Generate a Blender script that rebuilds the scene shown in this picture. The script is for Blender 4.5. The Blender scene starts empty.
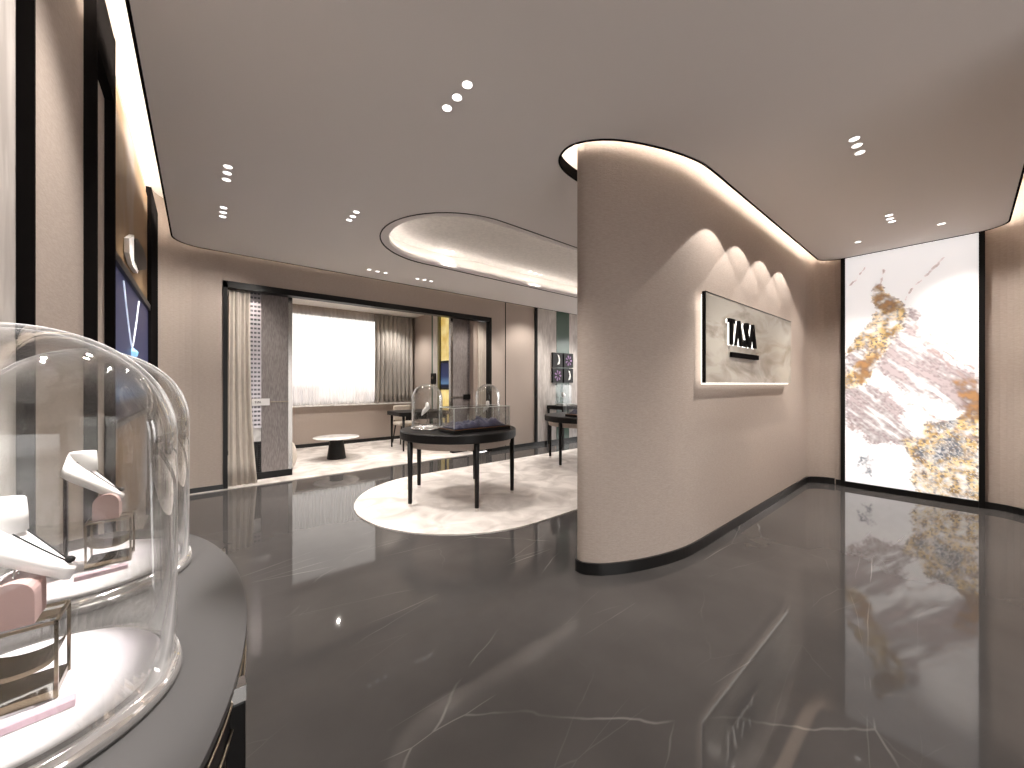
import bpy, bmesh, math, random
from mathutils import Vector, noise
from mathutils.geometry import tessellate_polygon
C = bpy.context.scene
COL = C.collection
PI = math.pi
rnd = random.Random(7)

# ------------------------------------------------------------------ camera, world, exposure
F_PX = 376.0
EYE = 1.40
YAW = math.radians(50.3 - 90)
FWD = Vector((math.cos(math.radians(50.3)), math.sin(math.radians(50.3)), 0))
cam_d = bpy.data.cameras.new('camera'); cam_d.sensor_width = 36; cam_d.lens = 36 * F_PX / 1024
cam_d.clip_start = 0.02; cam_d.clip_end = 600
cam = bpy.data.objects.new('camera', cam_d); COL.objects.link(cam)
cam.location = (0, 0, EYE); cam.rotation_euler = (PI / 2, 0, YAW)
C.camera = cam
w = bpy.data.worlds.new('world'); C.world = w; w.use_nodes = True
bg = w.node_tree.nodes['Background']; bg.inputs[0].default_value = (1.0, 0.965, 0.93, 1); bg.inputs[1].default_value = 2.4
_nt = w.node_tree
_tc = _nt.nodes.new('ShaderNodeTexCoord'); _sp = _nt.nodes.new('ShaderNodeSeparateXYZ'); _cr = _nt.nodes.new('ShaderNodeValToRGB')
_cr.color_ramp.elements[0].position = 0.46; _cr.color_ramp.elements[0].color = (0.33, 0.31, 0.30, 1)
_cr.color_ramp.elements[1].position = 0.53; _cr.color_ramp.elements[1].color = (1.0, 0.975, 0.95, 1)
_mr = _nt.nodes.new('ShaderNodeMapRange'); _mr.inputs['From Min'].default_value = -1.0
_nt.links.new(_tc.outputs['Generated'], _sp.inputs[0]); _nt.links.new(_sp.outputs[2], _mr.inputs['Value']); _nt.links.new(_mr.outputs[0], _cr.inputs[0]); _nt.links.new(_cr.outputs[0], bg.inputs[0])
C.view_settings.view_transform = 'Standard'; C.view_settings.look = 'None'
C.view_settings.exposure = 1.45; C.view_settings.gamma = 1.0; C.view_settings.use_curve_mapping = False
cy = C.cycles
cy.use_denoising = True; cy.max_bounces = 10; cy.diffuse_bounces = 5; cy.glossy_bounces = 4
cy.transmission_bounces = 8; cy.transparent_max_bounces = 24; cy.sample_clamp_indirect = 4.0
cy.caustics_reflective = False; cy.caustics_refractive = False
WARM = (1.0, 0.93, 0.86)

def spot(name, loc, energy, angle=110, blend=0.7, r=0.04, aim=None, color=WARM):
    d = bpy.data.lights.new(name, 'SPOT'); d.energy = energy; d.spot_size = math.radians(angle); d.spot_blend = blend
    d.shadow_soft_size = r; d.color = color
    o = bpy.data.objects.new(name, d); COL.objects.link(o); o.location = loc
    if aim is not None:
        o.rotation_euler = (Vector(aim) - Vector(loc)).to_track_quat('-Z', 'Y').to_euler()
    return o

# ------------------------------------------------------------------ materials
def mat(name, col, rough=0.6, metal=0.0, spec=0.5, emit=None, es=0.0, trans=0.0, ior=1.45, coat=0.0):
    m = bpy.data.materials.new(name); m.use_nodes = True
    b = m.node_tree.nodes['Principled BSDF']
    b.inputs['Base Color'].default_value = (*col, 1); b.inputs['Roughness'].default_value = rough
    b.inputs['Metallic'].default_value = metal; b.inputs['Specular IOR Level'].default_value = spec
    b.inputs['IOR'].default_value = ior; b.inputs['Transmission Weight'].default_value = trans
    b.inputs['Coat Weight'].default_value = coat
    if emit: b.inputs['Emission Color'].default_value = (*emit, 1); b.inputs['Emission Strength'].default_value = es
    return m
def N(m, t, **kw):
    n = m.node_tree.nodes.new(t)
    for k, v in kw.items(): setattr(n, k, v)
    return n
def L(m, a, b): m.node_tree.links.new(a, b)
def noisy(name, c1, c2, scale=(4, 4, 4), rough=0.7, detail=4, bump=0.0, bscale=None, lo=0.35, hi=0.65, spec=0.4, sheen=0.0, dist=0.0, emit=0.0):
    m = mat(name, c1, rough, spec=spec); nt = m.node_tree; b = nt.nodes['Principled BSDF']
    tc = N(m, 'ShaderNodeTexCoord'); mp = N(m, 'ShaderNodeMapping'); mp.inputs['Scale'].default_value = scale
    nz = N(m, 'ShaderNodeTexNoise'); nz.inputs['Scale'].default_value = 1; nz.inputs['Detail'].default_value = detail
    nz.inputs['Distortion'].default_value = dist
    r = N(m, 'ShaderNodeValToRGB'); r.color_ramp.elements[0].position = lo; r.color_ramp.elements[1].position = hi
    r.color_ramp.elements[0].color = (*c1, 1); r.color_ramp.elements[1].color = (*c2, 1)
    L(m, tc.outputs['Object'], mp.inputs[0]); L(m, mp.outputs[0], nz.inputs['Vector']); L(m, nz.outputs[0], r.inputs[0]); L(m, r.outputs[0], b.inputs['Base Color'])
    b.inputs['Sheen Weight'].default_value = sheen
    if emit: L(m, r.outputs[0], b.inputs['Emission Color']); b.inputs['Emission Strength'].default_value = emit
    if bump:
        mp2 = N(m, 'ShaderNodeMapping'); mp2.inputs['Scale'].default_value = bscale or scale
        n2 = N(m, 'ShaderNodeTexNoise'); n2.inputs['Scale'].default_value = 1; n2.inputs['Detail'].default_value = 3
        bp = N(m, 'ShaderNodeBump'); bp.inputs['Strength'].default_value = bump; bp.inputs['Distance'].default_value = 0.01
        L(m, tc.outputs['Object'], mp2.inputs[0]); L(m, mp2.outputs[0], n2.inputs['Vector']); L(m, n2.outputs[0], bp.inputs['Height']); L(m, bp.outputs[0], b.inputs['Normal'])
    return m

M = {}
M['wall'] = noisy('beige wallcovering', (0.385, 0.325, 0.285), (0.43, 0.365, 0.322), (30, 30, 160), 0.75, 3, 0.25, (60, 60, 260), spec=0.25)
M['ceiling'] = mat('ceiling paint', (0.84, 0.81, 0.795), 0.85, spec=0.2)
M['cove'] = mat('cove paint', (0.86, 0.82, 0.77), 0.85, spec=0.2)
M['cavity'] = noisy('plaster', (0.62, 0.585, 0.55), (0.70, 0.66, 0.62), (25, 25, 25), 0.85, 3)
M['black'] = mat('black lacquered metal', (0.008, 0.0075, 0.0075), 0.35, spec=0.2)
M['blackmatt'] = mat('black satin timber', (0.010, 0.009, 0.009), 0.45, spec=0.25)
M['skirt'] = mat('black skirting', (0.008, 0.008, 0.008), 0.3)
M['rug'] = noisy('cream carpet', (0.50, 0.455, 0.425), (0.80, 0.75, 0.715), (3, 3, 3), 0.95, 6, 0.5, (160, 160, 160), spec=0.1, sheen=0.2, dist=0.8)
M['ctop'] = mat('dark grey lacquer', (0.050, 0.047, 0.045), 0.5, spec=0.3)
M['chrome'] = mat('polished chrome', (0.8, 0.78, 0.76), 0.12, 1)
M['brass'] = mat('bronze metal', (0.20, 0.16, 0.11), 0.25, 1)
M['bronze'] = mat('brushed bronze', (0.34, 0.28, 0.21), 0.35, 1)
M['white'] = mat('white leatherette', (0.88, 0.86, 0.85), 0.5)
M['pad'] = noisy('lilac white suede', (0.84, 0.78, 0.83), (0.90, 0.87, 0.88), (4, 4, 4), 0.8, 2)
M['pink'] = mat('dusty pink velvet', (0.52, 0.36, 0.34), 0.8)
M['palepink'] = mat('pale pink card', (0.68, 0.50, 0.57), 0.7)
M['curtain'] = noisy('taupe curtain cloth', (0.52, 0.46, 0.40), (0.58, 0.52, 0.455), (30, 30, 8), 0.85, 3, sheen=0.2)
M['silvercurtain'] = noisy('silvery drape', (0.30, 0.275, 0.25), (0.40, 0.37, 0.34), (60, 60, 6), 0.42, 3)
M['greypanel'] = noisy('grey woven panel', (0.20, 0.175, 0.17), (0.29, 0.26, 0.25), (90, 90, 14), 0.6, 4, 0.3)
M['stripe'] = noisy('pale grained veneer', (0.44, 0.40, 0.375), (0.60, 0.56, 0.53), (14, 14, 3), 0.55, 5, dist=1.0)
M['silver'] = mat('silver metal', (0.62, 0.60, 0.58), 0.25, 1)
M['lattice'] = mat('lattice metal', (0.40, 0.37, 0.38), 0.35, 0.9)
M['rimglass'] = mat('bevelled glass rim', (0.78, 0.76, 0.74), 0.08, 0.85)
M['matt'] = mat('matt black', (0.010, 0.009, 0.009), 0.9, spec=0.0)
M['mirror'] = mat('bronze mirror trim', (0.34, 0.32, 0.30), 0.22, 1)
M['green'] = mat('green tinted glass strip', (0.085, 0.13, 0.105), 0.15)
M['olive'] = mat('olive metal strip', (0.17, 0.15, 0.05), 0.3)
M['navy'] = noisy('navy velvet', (0.012, 0.012, 0.045), (0.05, 0.045, 0.11), (14, 14, 14), 0.6, 4, sheen=0.3)
M['led'] = mat('led strip', (1, 1, 1), 0.5, emit=(1.0, 0.89, 0.77), es=20)
M['ledcool'] = mat('cool led strip', (1, 1, 1), 0.5, emit=(1.0, 0.94, 0.88), es=3.4)
M['ledback'] = mat('dim led strip', (1, 1, 1), 0.5, emit=(1.0, 0.88, 0.76), es=4)
M['lamp'] = mat('lamp diffuser', (1, 1, 1), 0.5, emit=(1.0, 0.96, 0.92), es=1.0)
M['halo'] = mat('halo acrylic', (1, 1, 1), 0.5, emit=(1.0, 0.95, 0.88), es=0.75)
M['gem'] = mat('pale blue gem', (0.3, 0.6, 0.9), 0.1, emit=(0.3, 0.6, 0.95), es=0.25)
M['sparkle'] = mat('lit diamond strand', (0.7, 0.75, 0.85), 0.3, emit=(0.7, 0.8, 1.0), es=0.2)
M['orange'] = mat('copper edging', (0.42, 0.22, 0.12), 0.3, 1)
M['tower'] = mat('hazy concrete', (0.68, 0.61, 0.60), 0.9)  # distance haze is put into the pale tower colours
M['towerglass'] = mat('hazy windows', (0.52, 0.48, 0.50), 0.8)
M['marblewhite'] = noisy('white marble', (0.62, 0.60, 0.58), (0.86, 0.84, 0.82), (5, 5, 5), 0.2, 5, dist=1.5)

def thin_glass(name, tint=(0.96, 0.96, 0.955), power=0.5, extra=0.02):
    m = bpy.data.materials.new(name); m.use_nodes = True; nt = m.node_tree; nt.nodes.clear()
    out = N(m, 'ShaderNodeOutputMaterial'); mix = N(m, 'ShaderNodeMixShader'); tr = N(m, 'ShaderNodeBsdfTransparent'); gl = N(m, 'ShaderNodeBsdfGlossy')
    gl.inputs['Roughness'].default_value = 0.015; tr.inputs[0].default_value = (*tint, 1)
    lw = N(m, 'ShaderNodeLayerWeight'); lw.inputs[0].default_value = power
    mt = N(m, 'ShaderNodeMath', operation='POWER'); mt.inputs[1].default_value = 2.3
    ad = N(m, 'ShaderNodeMath', operation='MULTIPLY_ADD'); ad.inputs[1].default_value = 0.85; ad.inputs[2].default_value = extra
    L(m, lw.outputs['Facing'], mt.inputs[0]); L(m, mt.outputs[0], ad.inputs[0]); L(m, ad.outputs[0], mix.inputs[0])
    L(m, tr.outputs[0], mix.inputs[1]); L(m, gl.outputs[0], mix.inputs[2]); L(m, mix.outputs[0], out.inputs[0])
    return m
M['glass'] = thin_glass('clear glass')
m = M['glass']; nt = m.node_tree  # white put in at grazing edges stands for bright streaks of thick glass
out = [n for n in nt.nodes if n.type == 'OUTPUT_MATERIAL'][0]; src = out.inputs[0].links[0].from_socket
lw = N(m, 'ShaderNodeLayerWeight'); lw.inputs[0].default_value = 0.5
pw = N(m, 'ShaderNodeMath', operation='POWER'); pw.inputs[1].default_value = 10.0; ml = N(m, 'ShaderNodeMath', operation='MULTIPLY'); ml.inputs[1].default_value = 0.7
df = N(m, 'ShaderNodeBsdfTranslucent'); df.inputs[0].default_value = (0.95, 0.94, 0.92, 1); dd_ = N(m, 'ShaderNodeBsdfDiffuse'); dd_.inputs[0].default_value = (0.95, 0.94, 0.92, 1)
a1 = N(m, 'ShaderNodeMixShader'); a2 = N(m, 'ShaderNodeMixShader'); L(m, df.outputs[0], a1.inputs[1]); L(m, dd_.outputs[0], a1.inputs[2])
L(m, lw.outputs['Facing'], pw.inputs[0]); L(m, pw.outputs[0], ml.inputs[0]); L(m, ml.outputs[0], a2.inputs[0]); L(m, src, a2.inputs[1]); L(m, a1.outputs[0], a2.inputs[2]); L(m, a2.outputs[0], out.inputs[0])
M['boxglass'] = thin_glass('clear acrylic', (0.93, 0.94, 0.94), 0.5, 0.03)
M['windowglass'] = thin_glass('dimming window glass', (0.58, 0.57, 0.56), 0.5, 0.02)  # grey tint added to hold down the brightness outside
M['thickglass'] = mat('thick glass', (0.95, 0.95, 0.94), 0.03, trans=1.0, ior=1.47)
M['glassedge'] = mat('polished glass edge', (0.80, 0.84, 0.82), 0.2)

# sheer curtain: light passes through
m = bpy.data.materials.new('sheer voile'); m.use_nodes = True; m.node_tree.nodes.clear()
o_ = N(m, 'ShaderNodeOutputMaterial'); mx = N(m, 'ShaderNodeMixShader'); tr = N(m, 'ShaderNodeBsdfTransparent'); tl = N(m, 'ShaderNodeBsdfTranslucent')
tl.inputs[0].default_value = (0.93, 0.91, 0.90, 1); mx.inputs[0].default_value = 0.55
L(m, tr.outputs[0], mx.inputs[1]); L(m, tl.outputs[0], mx.inputs[2]); L(m, mx.outputs[0], o_.inputs[0]); M['sheer'] = m

# polished dark marble floor with fine pale veins
m = mat('dark grey marble', (0.05, 0.048, 0.047), 0.035, spec=0.34); b = m.node_tree.nodes['Principled BSDF']
tc = N(m, 'ShaderNodeTexCoord')
nz = N(m, 'ShaderNodeTexNoise'); nz.inputs['Scale'].default_value = 1.1; nz.inputs['Detail'].default_value = 6
rp = N(m, 'ShaderNodeValToRGB'); rp.color_ramp.elements[0].color = (0.050, 0.047, 0.046, 1); rp.color_ramp.elements[1].color = (0.080, 0.075, 0.073, 1)
rp.color_ramp.elements[0].position = 0.3; rp.color_ramp.elements[1].position = 0.7
L(m, tc.outputs['Object'], nz.inputs['Vector']); L(m, nz.outputs[0], rp.inputs[0])
prev = rp.outputs[0]
for (sc_, ang, th, amt, wn) in ((0.42, -0.35, 0.0022, 0.24, 0.16), (0.9, -0.6, 0.003, 0.05, 0.16), (0.55, -0.9, 0.0022, 0.12, 0.18)):
    mp = N(m, 'ShaderNodeMapping'); mp.inputs['Rotation'].default_value = (0, 0, ang); mp.inputs['Scale'].default_value = (sc_, sc_ * 3.2, 1); mp.inputs['Location'].default_value = (ang * 3, sc_ * 5, 0)
    dn = N(m, 'ShaderNodeTexNoise'); dn.inputs['Scale'].default_value = 1.6; dn.inputs['Detail'].default_value = 4; dn.inputs['Roughness'].default_value = 0.45
    ml = N(m, 'ShaderNodeVectorMath', operation='SCALE'); ml.inputs['Scale'].default_value = wn
    av = N(m, 'ShaderNodeVectorMath', operation='ADD')
    vo = N(m, 'ShaderNodeTexVoronoi', feature='DISTANCE_TO_EDGE'); vo.inputs['Scale'].default_value = 0.8
    L(m, tc.outputs['Object'], mp.inputs[0]); L(m, mp.outputs[0], dn.inputs['Vector']); L(m, dn.outputs['Color'], ml.inputs[0]); L(m, mp.outputs[0], av.inputs[0]); L(m, ml.outputs[0], av.inputs[1]); L(m, av.outputs[0], vo.inputs['Vector'])
    mr = N(m, 'ShaderNodeMapRange'); mr.inputs['From Min'].default_value = 0.0; mr.inputs['From Max'].default_value = th * 1.6; mr.inputs['To Min'].default_value = 1.0; mr.inputs['To Max'].default_value = 0.0
    L(m, vo.outputs['Distance'], mr.inputs['Value'])
    bn = N(m, 'ShaderNodeTexNoise'); bn.inputs['Scale'].default_value = 1.7; L(m, tc.outputs['Object'], bn.inputs['Vector'])
    br = N(m, 'ShaderNodeMapRange'); br.inputs['From Min'].default_value = 0.48; br.inputs['From Max'].default_value = 0.66; L(m, bn.outputs[0], br.inputs['Value'])
    mu = N(m, 'ShaderNodeMath', operation='MULTIPLY'); L(m, mr.outputs[0], mu.inputs[0]); L(m, br.outputs[0], mu.inputs[1])
    mu2 = N(m, 'ShaderNodeMath', operation='MULTIPLY'); mu2.inputs[1].default_value = amt; L(m, mu.outputs[0], mu2.inputs[0])
    mi = N(m, 'ShaderNodeMix', data_type='RGBA'); mi.inputs[7].default_value = (0.5, 0.48, 0.46, 1)
    L(m, mu2.outputs[0], mi.inputs[0]); L(m, prev, mi.inputs[6]); prev = mi.outputs[2]
L(m, prev, b.inputs['Base Color']); M['floor'] = m

# stone slab of the sign: pale with soft brownish veins
m = noisy('pale veined stone', (0.22, 0.185, 0.14), (0.46, 0.43, 0.375), (1.6, 1.2, 4.6), 0.25, 9, dist=1.1, lo=0.28, hi=0.56)
M['stone'] = m
m = noisy('gold cloudy artwork', (0.22, 0.14, 0.075), (0.36, 0.39, 0.45), (0.9, 0.9, 0.7), 0.45, 3, lo=0.48, hi=0.72, spec=0.2); M['gold'] = m
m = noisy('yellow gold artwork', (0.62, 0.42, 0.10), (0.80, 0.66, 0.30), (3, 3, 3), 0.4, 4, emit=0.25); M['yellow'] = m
# screen : navy picture, lighter blue towards its lower part
m = mat('blue screen', (0.01, 0.01, 0.03), 0.4, spec=0.15); b = m.node_tree.nodes['Principled BSDF']
tc = N(m, 'ShaderNodeTexCoord'); sp = N(m, 'ShaderNodeSeparateXYZ'); r = N(m, 'ShaderNodeValToRGB')
r.color_ramp.elements[0].color = (0.012, 0.018, 0.03, 1); r.color_ramp.elements[0].position = 0.10
r.color_ramp.elements[1].color = (0.028, 0.030, 0.075, 1); r.color_ramp.elements[1].position = 1.0
e = r.color_ramp.elements.new(0.16); e.color = (0.16, 0.30, 0.50, 1); e = r.color_ramp.elements.new(0.45); e.color = (0.045, 0.06, 0.15, 1)
L(m, tc.outputs['Generated'], sp.inputs[0]); L(m, sp.outputs[2], r.inputs[0]); L(m, r.outputs[0], b.inputs['Emission Color']); b.inputs['Emission Strength'].default_value = 0.24; M['screen'] = m

# ------------------------------------------------------------------ mesh helpers
class MB:
    def __init__(s): s.v = []; s.f = []; s.sm = []
    def add(s, vs, fs, smooth=False):
        o = len(s.v); s.v += [tuple(v) for v in vs]; s.f += [tuple(i + o for i in f) for f in fs]; s.sm += [smooth] * len(fs); return s
    def box(s, x0, x1, y0, y1, z0, z1):
        vs = [(x, y, z) for z in (z0, z1) for y in (y0, y1) for x in (x0, x1)]
        return s.add(vs, [(0, 2, 3, 1), (4, 5, 7, 6), (0, 1, 5, 4), (2, 6, 7, 3), (0, 4, 6, 2), (1, 3, 7, 5)])
    def lathe(s, prof, n=48, c=(0, 0, 0), closed=False, smooth=True):
        vs = []; fs = []; k = len(prof)
        for i in range(n):
            a = 2 * PI * i / n
            for (r, z) in prof: vs.append((c[0] + r * math.cos(a), c[1] + r * math.sin(a), c[2] + z))
        for i in range(n):
            j = (i + 1) % n
            for q in range(k if closed else k - 1):
                p = (q + 1) % k
                fs.append((i * k + q, j * k + q, j * k + p, i * k + p))
        return s.add(vs, fs, smooth)
    def cyl(s, r0, r1, z0, z1, n=24, c=(0, 0, 0)):
        return s.lathe([(0.0001, z0), (r0, z0), (r1, z1), (0.0001, z1)], n, c, smooth=False)
    def prism(s, pts, z0, z1, smooth=False, holes=()):
        loops = [pts] + list(holes)
        tri = tessellate_polygon([[Vector((p[0], p[1], 0)) for p in lp] for lp in loops])
        flat = [p for lp in loops for p in lp]; n = len(flat)
        vs = [(p[0], p[1], z0) for p in flat] + [(p[0], p[1], z1) for p in flat]
        fs = [tuple(reversed(t)) for t in tri] + [tuple(i + n for i in t) for t in tri]
        s.add(vs, fs)
        o = 0
        for lp in loops:
            k = len(lp)
            ring = [(p[0], p[1], z0) for p in lp] + [(p[0], p[1], z1) for p in lp]
            s.add(ring, [(i, (i + 1) % k, k + (i + 1) % k, k + i) for i in range(k)], smooth)
        return s
    def tube(s, pts, r, n=8, closed=False):
        pts = [Vector(p) for p in pts]; k = len(pts); vs = []; fs = []
        for i, p in enumerate(pts):
            a = pts[i - 1] if (i or closed) else p; b = pts[(i + 1) % k] if (i < k - 1 or closed) else p
            t = (b - a).normalized(); up = Vector((0, 0, 1)) if abs(t.z) < 0.95 else Vector((1, 0, 0))
            u = t.cross(up).normalized(); v2 = t.cross(u)
            rr = r[i] if isinstance(r, (list, tuple)) else r
            for q in range(n):
                an = 2 * PI * q / n; vs.append(p + u * math.cos(an) * rr + v2 * math.sin(an) * rr)
        for i in range(k if closed else k - 1):
            j = (i + 1) % k
            for q in range(n): fs.append((i * n + q, i * n + (q + 1) % n, j * n + (q + 1) % n, j * n + q))
        if not closed: fs += [tuple(range(n)), tuple((k - 1) * n + q for q in range(n))]
        return s.add(vs, fs, True)
    def yzprism(s, pts, x0, x1):   # polygon in (y,z) pushed along x
        n = len(pts); tri = tessellate_polygon([[Vector((p[0], p[1], 0)) for p in pts]])
        vs = [(x0, p[0], p[1]) for p in pts] + [(x1, p[0], p[1]) for p in pts]
        return s.add(vs, [tuple(t) for t in tri] + [tuple(i + n for i in t) for t in tri] + [(i, (i + 1) % n, n + (i + 1) % n, n + i) for i in range(n)])
    def xzprism(s, pts, y0, y1):
        n = len(pts); tri = tessellate_polygon([[Vector((p[0], p[1], 0)) for p in pts]])
        vs = [(p[0], y0, p[1]) for p in pts] + [(p[0], y1, p[1]) for p in pts]
        return s.add(vs, [tuple(t) for t in tri] + [tuple(i + n for i in t) for t in tri] + [(i, (i + 1) % n, n + (i + 1) % n, n + i) for i in range(n)])
    def build(s, name, material, parent=None, loc=None, bevel=0.0, weld=False):
        me = bpy.data.meshes.new(name); me.from_pydata(s.v, [], s.f)
        bm = bmesh.new(); bm.from_mesh(me)
        bm.faces.ensure_lookup_table()
        for f, q in zip(bm.faces, s.sm): f.smooth = q
        if weld: bmesh.ops.remove_doubles(bm, verts=bm.verts, dist=1e-5)
        bmesh.ops.recalc_face_normals(bm, faces=bm.faces)
        bm.to_mesh(me); bm.free()
        me.materials.append(material)
        o = bpy.data.objects.new(name, me); COL.objects.link(o)
        if loc: o.location = loc
        if parent: o.parent = parent
        if bevel:
            md = o.modifiers.new('bevel', 'BEVEL'); md.width = bevel; md.segments = 2; md.limit_method = 'ANGLE'; md.angle_limit = math.radians(40)
        return o
def thing(name, label, cat, loc=(0, 0, 0), group=None, rz=0):
    o = bpy.data.objects.new(name, None); COL.objects.link(o); o.empty_display_size = 0.1
    o.location = loc; o.rotation_euler = (0, 0, rz); o['label'] = label; o['category'] = cat
    if group: o['group'] = group
    return o
def tag(o, label, cat, group=None):
    o['label'] = label; o['category'] = cat
    if group: o['group'] = group
    return o
def struct(mb, name, material, **kw):
    o = mb.build(name, material, **kw); o['kind'] = 'structure'; return o
def copy_tree(o, parent=None):
    c = o.copy(); COL.objects.link(c)
    if parent: c.parent = parent
    for ch in [x for x in COL.objects if x.parent == o]: copy_tree(ch, c)
    return c
def catmull(P, n=8, closed=False):
    P = [Vector((*p[:2], 0)) for p in P]; out = []; k = len(P)
    for i in range(k if closed else k - 1):
        p0 = P[i - 1] if (i or closed) else P[i]; p1 = P[i]; p2 = P[(i + 1) % k]; p3 = P[(i + 2) % k] if (closed or i + 2 < k) else P[-1]
        for j in range(n):
            t = j / n
            q = 0.5 * ((2 * p1) + (p2 - p0) * t + (2 * p0 - 5 * p1 + 4 * p2 - p3) * t * t + (3 * p1 - p0 - 3 * p2 + p3) * t ** 3)
            out.append((q.x, q.y))
    if not closed: out.append((P[-1].x, P[-1].y))
    return out
def offset(path, d, closed=False):   # d>0 : to the left of travel
    out = []; k = len(path)
    for i, p in enumerate(path):
        a = Vector(path[i - 1]) if (i or closed) else Vector(p); b = Vector(path[(i + 1) % k]) if (i < k - 1 or closed) else Vector(p)
        pv = Vector(p)
        t1 = (pv - a).normalized() if (pv - a).length > 1e-6 else (b - pv).normalized(); t2 = (b - pv).normalized() if (b - pv).length > 1e-6 else t1
        n1 = Vector((-t1.y, t1.x)); n2 = Vector((-t2.y, t2.x)); n = (n1 + n2); n = n.normalized() if n.length > 1e-6 else n1
        sc_ = 1 / max(0.5, n.dot(n1)); out.append((p[0] + n.x * d * sc_, p[1] + n.y * d * sc_))
    return out
def ribbon(path, d0, d1, z0, z1, closed=False, smooth=True):
    A = offset(path, d0, closed); B = offset(path, d1, closed); k = len(path)
    vs = []
    for i in range(k): vs += [(*A[i], z0), (*B[i], z0), (*B[i], z1), (*A[i], z1)]
    fs = []
    for i in range(k if closed else k - 1):
        j = (i + 1) % k
        for q in range(4): fs.append((i * 4 + q, j * 4 + q, j * 4 + (q + 1) % 4, i * 4 + (q + 1) % 4))
    if not closed: fs += [(0, 1, 2, 3), ((k - 1) * 4, (k - 1) * 4 + 3, (k - 1) * 4 + 2, (k - 1) * 4 + 1)]
    mb = MB(); mb.add(vs, fs, False); return mb
def capsule(x0, x1, yc, r, n=28):
    return [(x0 + r * math.cos(PI / 2 + PI * i / n), yc + r * math.sin(PI / 2 + PI * i / n)) for i in range(n + 1)] + \
           [(x1 + r * math.cos(-PI / 2 + PI * i / n), yc + r * math.sin(-PI / 2 + PI * i / n)) for i in range(n + 1)]
def arc(cx, cy, r, a0, a1, n=8):
    return [(cx + r * math.cos(math.radians(a0 + (a1 - a0) * i / n)), cy + r * math.sin(math.radians(a0 + (a1 - a0) * i / n))) for i in range(n + 1)]

ZC = 3.11       # ceiling
ZT = 3.62       # top of the light coves
SLAB = 0.08
# ------------------------------------------------------------------ shell
struct(MB().box(-0.55, 9.7, -3.2, 9.4, -0.1, 0), 'floor', M['floor'])
# left wall + curved corner
lp = [(-0.42, -3.2), (-0.42, 5.86)] + arc(-0.02, 5.87, 0.40, 180, 90, 10) + [(0.235, 6.27)]
struct(ribbon(lp, 0, 0.12, 0, ZT), 'wall_left', M['wall'])
struct(ribbon(lp[1:] , -0.014, 0, 0, 0.075), 'baseboard_left', M['skirt'])
# back wall beyond and above the opening
OX0, OX1, OZ = 0.27, 4.60, 2.76
struct(MB().box(0.236, OX1 + 0.02, 6.27, 6.39, OZ + 0.001, ZT), 'wall_header', M['wall'])
mb = MB().box(OX1 + 0.021, 9.6, 6.27, 6.39, 0, ZT)
struct(mb, 'wall_back', M['wall'])
struct(MB().box(OX1 + 0.045, 9.5, 6.256, 6.27, 0, 0.075), 'baseboard_back', M['skirt'])
fr = MB().box(0.236, OX0 + 0.015, 6.245, 6.41, 0.013, OZ).box(OX1 - 0.015, OX1 + 0.04, 6.245, 6.41, 0.013, OZ).box(0.236, OX1 + 0.04, 6.245, 6.41, OZ - 0.075, OZ + 0.01)
struct(fr, 'trim_1', M['black'])
struct(MB().box(5.015, 5.03, 6.262, 6.2695, 0.075, 3.4), 'trim_2', M['black'])
struct(MB().box(5.87, 5.94, 6.235, 6.27, 0.075, 3.4), 'trim_3', M['black'])
struct(MB().box(5.941, 6.57, 6.25, 6.2695, 0.075, 3.4), 'wall_veneer', M['stripe'])
struct(MB().box(6.57, 7.02, 6.245, 6.2695, 0.075, 3.4), 'wall_strip', M['green'])
struct(MB().box(7.021, 9.4, 6.25, 6.2695, 0.075, 3.4), 'wall_veneer_far', M['stripe'])
# free standing curved feature wall
endp = [(3.5, 1.44), (3.25, 1.44), (3.0, 1.453), (2.74, 1.505), (2.48, 1.592), (2.29, 1.69), (2.20, 1.775), (2.178, 1.83), (2.192, 1.868), (2.25, 1.902), (2.38, 1.925), (2.6, 1.935)]
fcurve = catmull(endp, 6)
front = list(reversed([(6.97, 1.15), (6.82, 1.15)] + arc(6.55, 1.17, 0.27, 0, 90, 8) ))
loop = [(6.97, 1.15), (6.82, 1.15)] + arc(6.55, 1.17, 0.27, 0, 90, 8) + fcurve + [(9.5, 1.935), (9.5, 1.80), (6.97, 1.80)]
struct(MB().prism(loop, 0, ZT, smooth=False), 'wall_feature', M['wall'])
bp = [(6.82, 1.16)] + arc(6.55, 1.17, 0.27, 0, 90, 8) + fcurve + [(9.5, 1.935)]
struct(ribbon(bp, 0, 0.016, 0, 0.085), 'baseboard_feature', M['skirt'])
# art wall and right wall with rounded corner
rp_ = [(3.0, -3.2), (3.0, -0.60)] + [(3.15, -0.45), (6.57, -0.45)] + arc(6.57, -0.20, 0.25, -90, 0, 8) + [(6.82, 1.149)]
struct(ribbon(rp_, 0, -0.13, 0, ZT), 'wall_right', M['wall'])
struct(ribbon([p for p in rp_[2:]], 0, 0.014, 0, 0.075), 'baseboard_right', M['skirt'])
we = MB().box(9.5, 9.62, 1.8, 2.2, 0, ZT).box(9.5, 9.62, 6.05, 6.39, 0, ZT).box(9.5, 9.62, 2.2, 6.05, 0, 0.25).box(9.5, 9.62, 2.2, 6.05, 2.95, ZT)  # end wall with an unseen window opening added to brighten the ceiling
struct(we, 'wall_end', M['wall'])
struct(MB().box(9.52, 9.58, 2.2, 2.26, 0.25, 2.95).box(9.52, 9.58, 5.99, 6.05, 0.25, 2.95).box(9.52, 9.58, 4.1, 4.16, 0.25, 2.95).box(9.52, 9.58, 2.26, 5.99, 0.25, 0.31).box(9.52, 9.58, 2.26, 5.99, 2.89, 2.95), 'added_window', M['black'])  # frame of the added window
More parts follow.
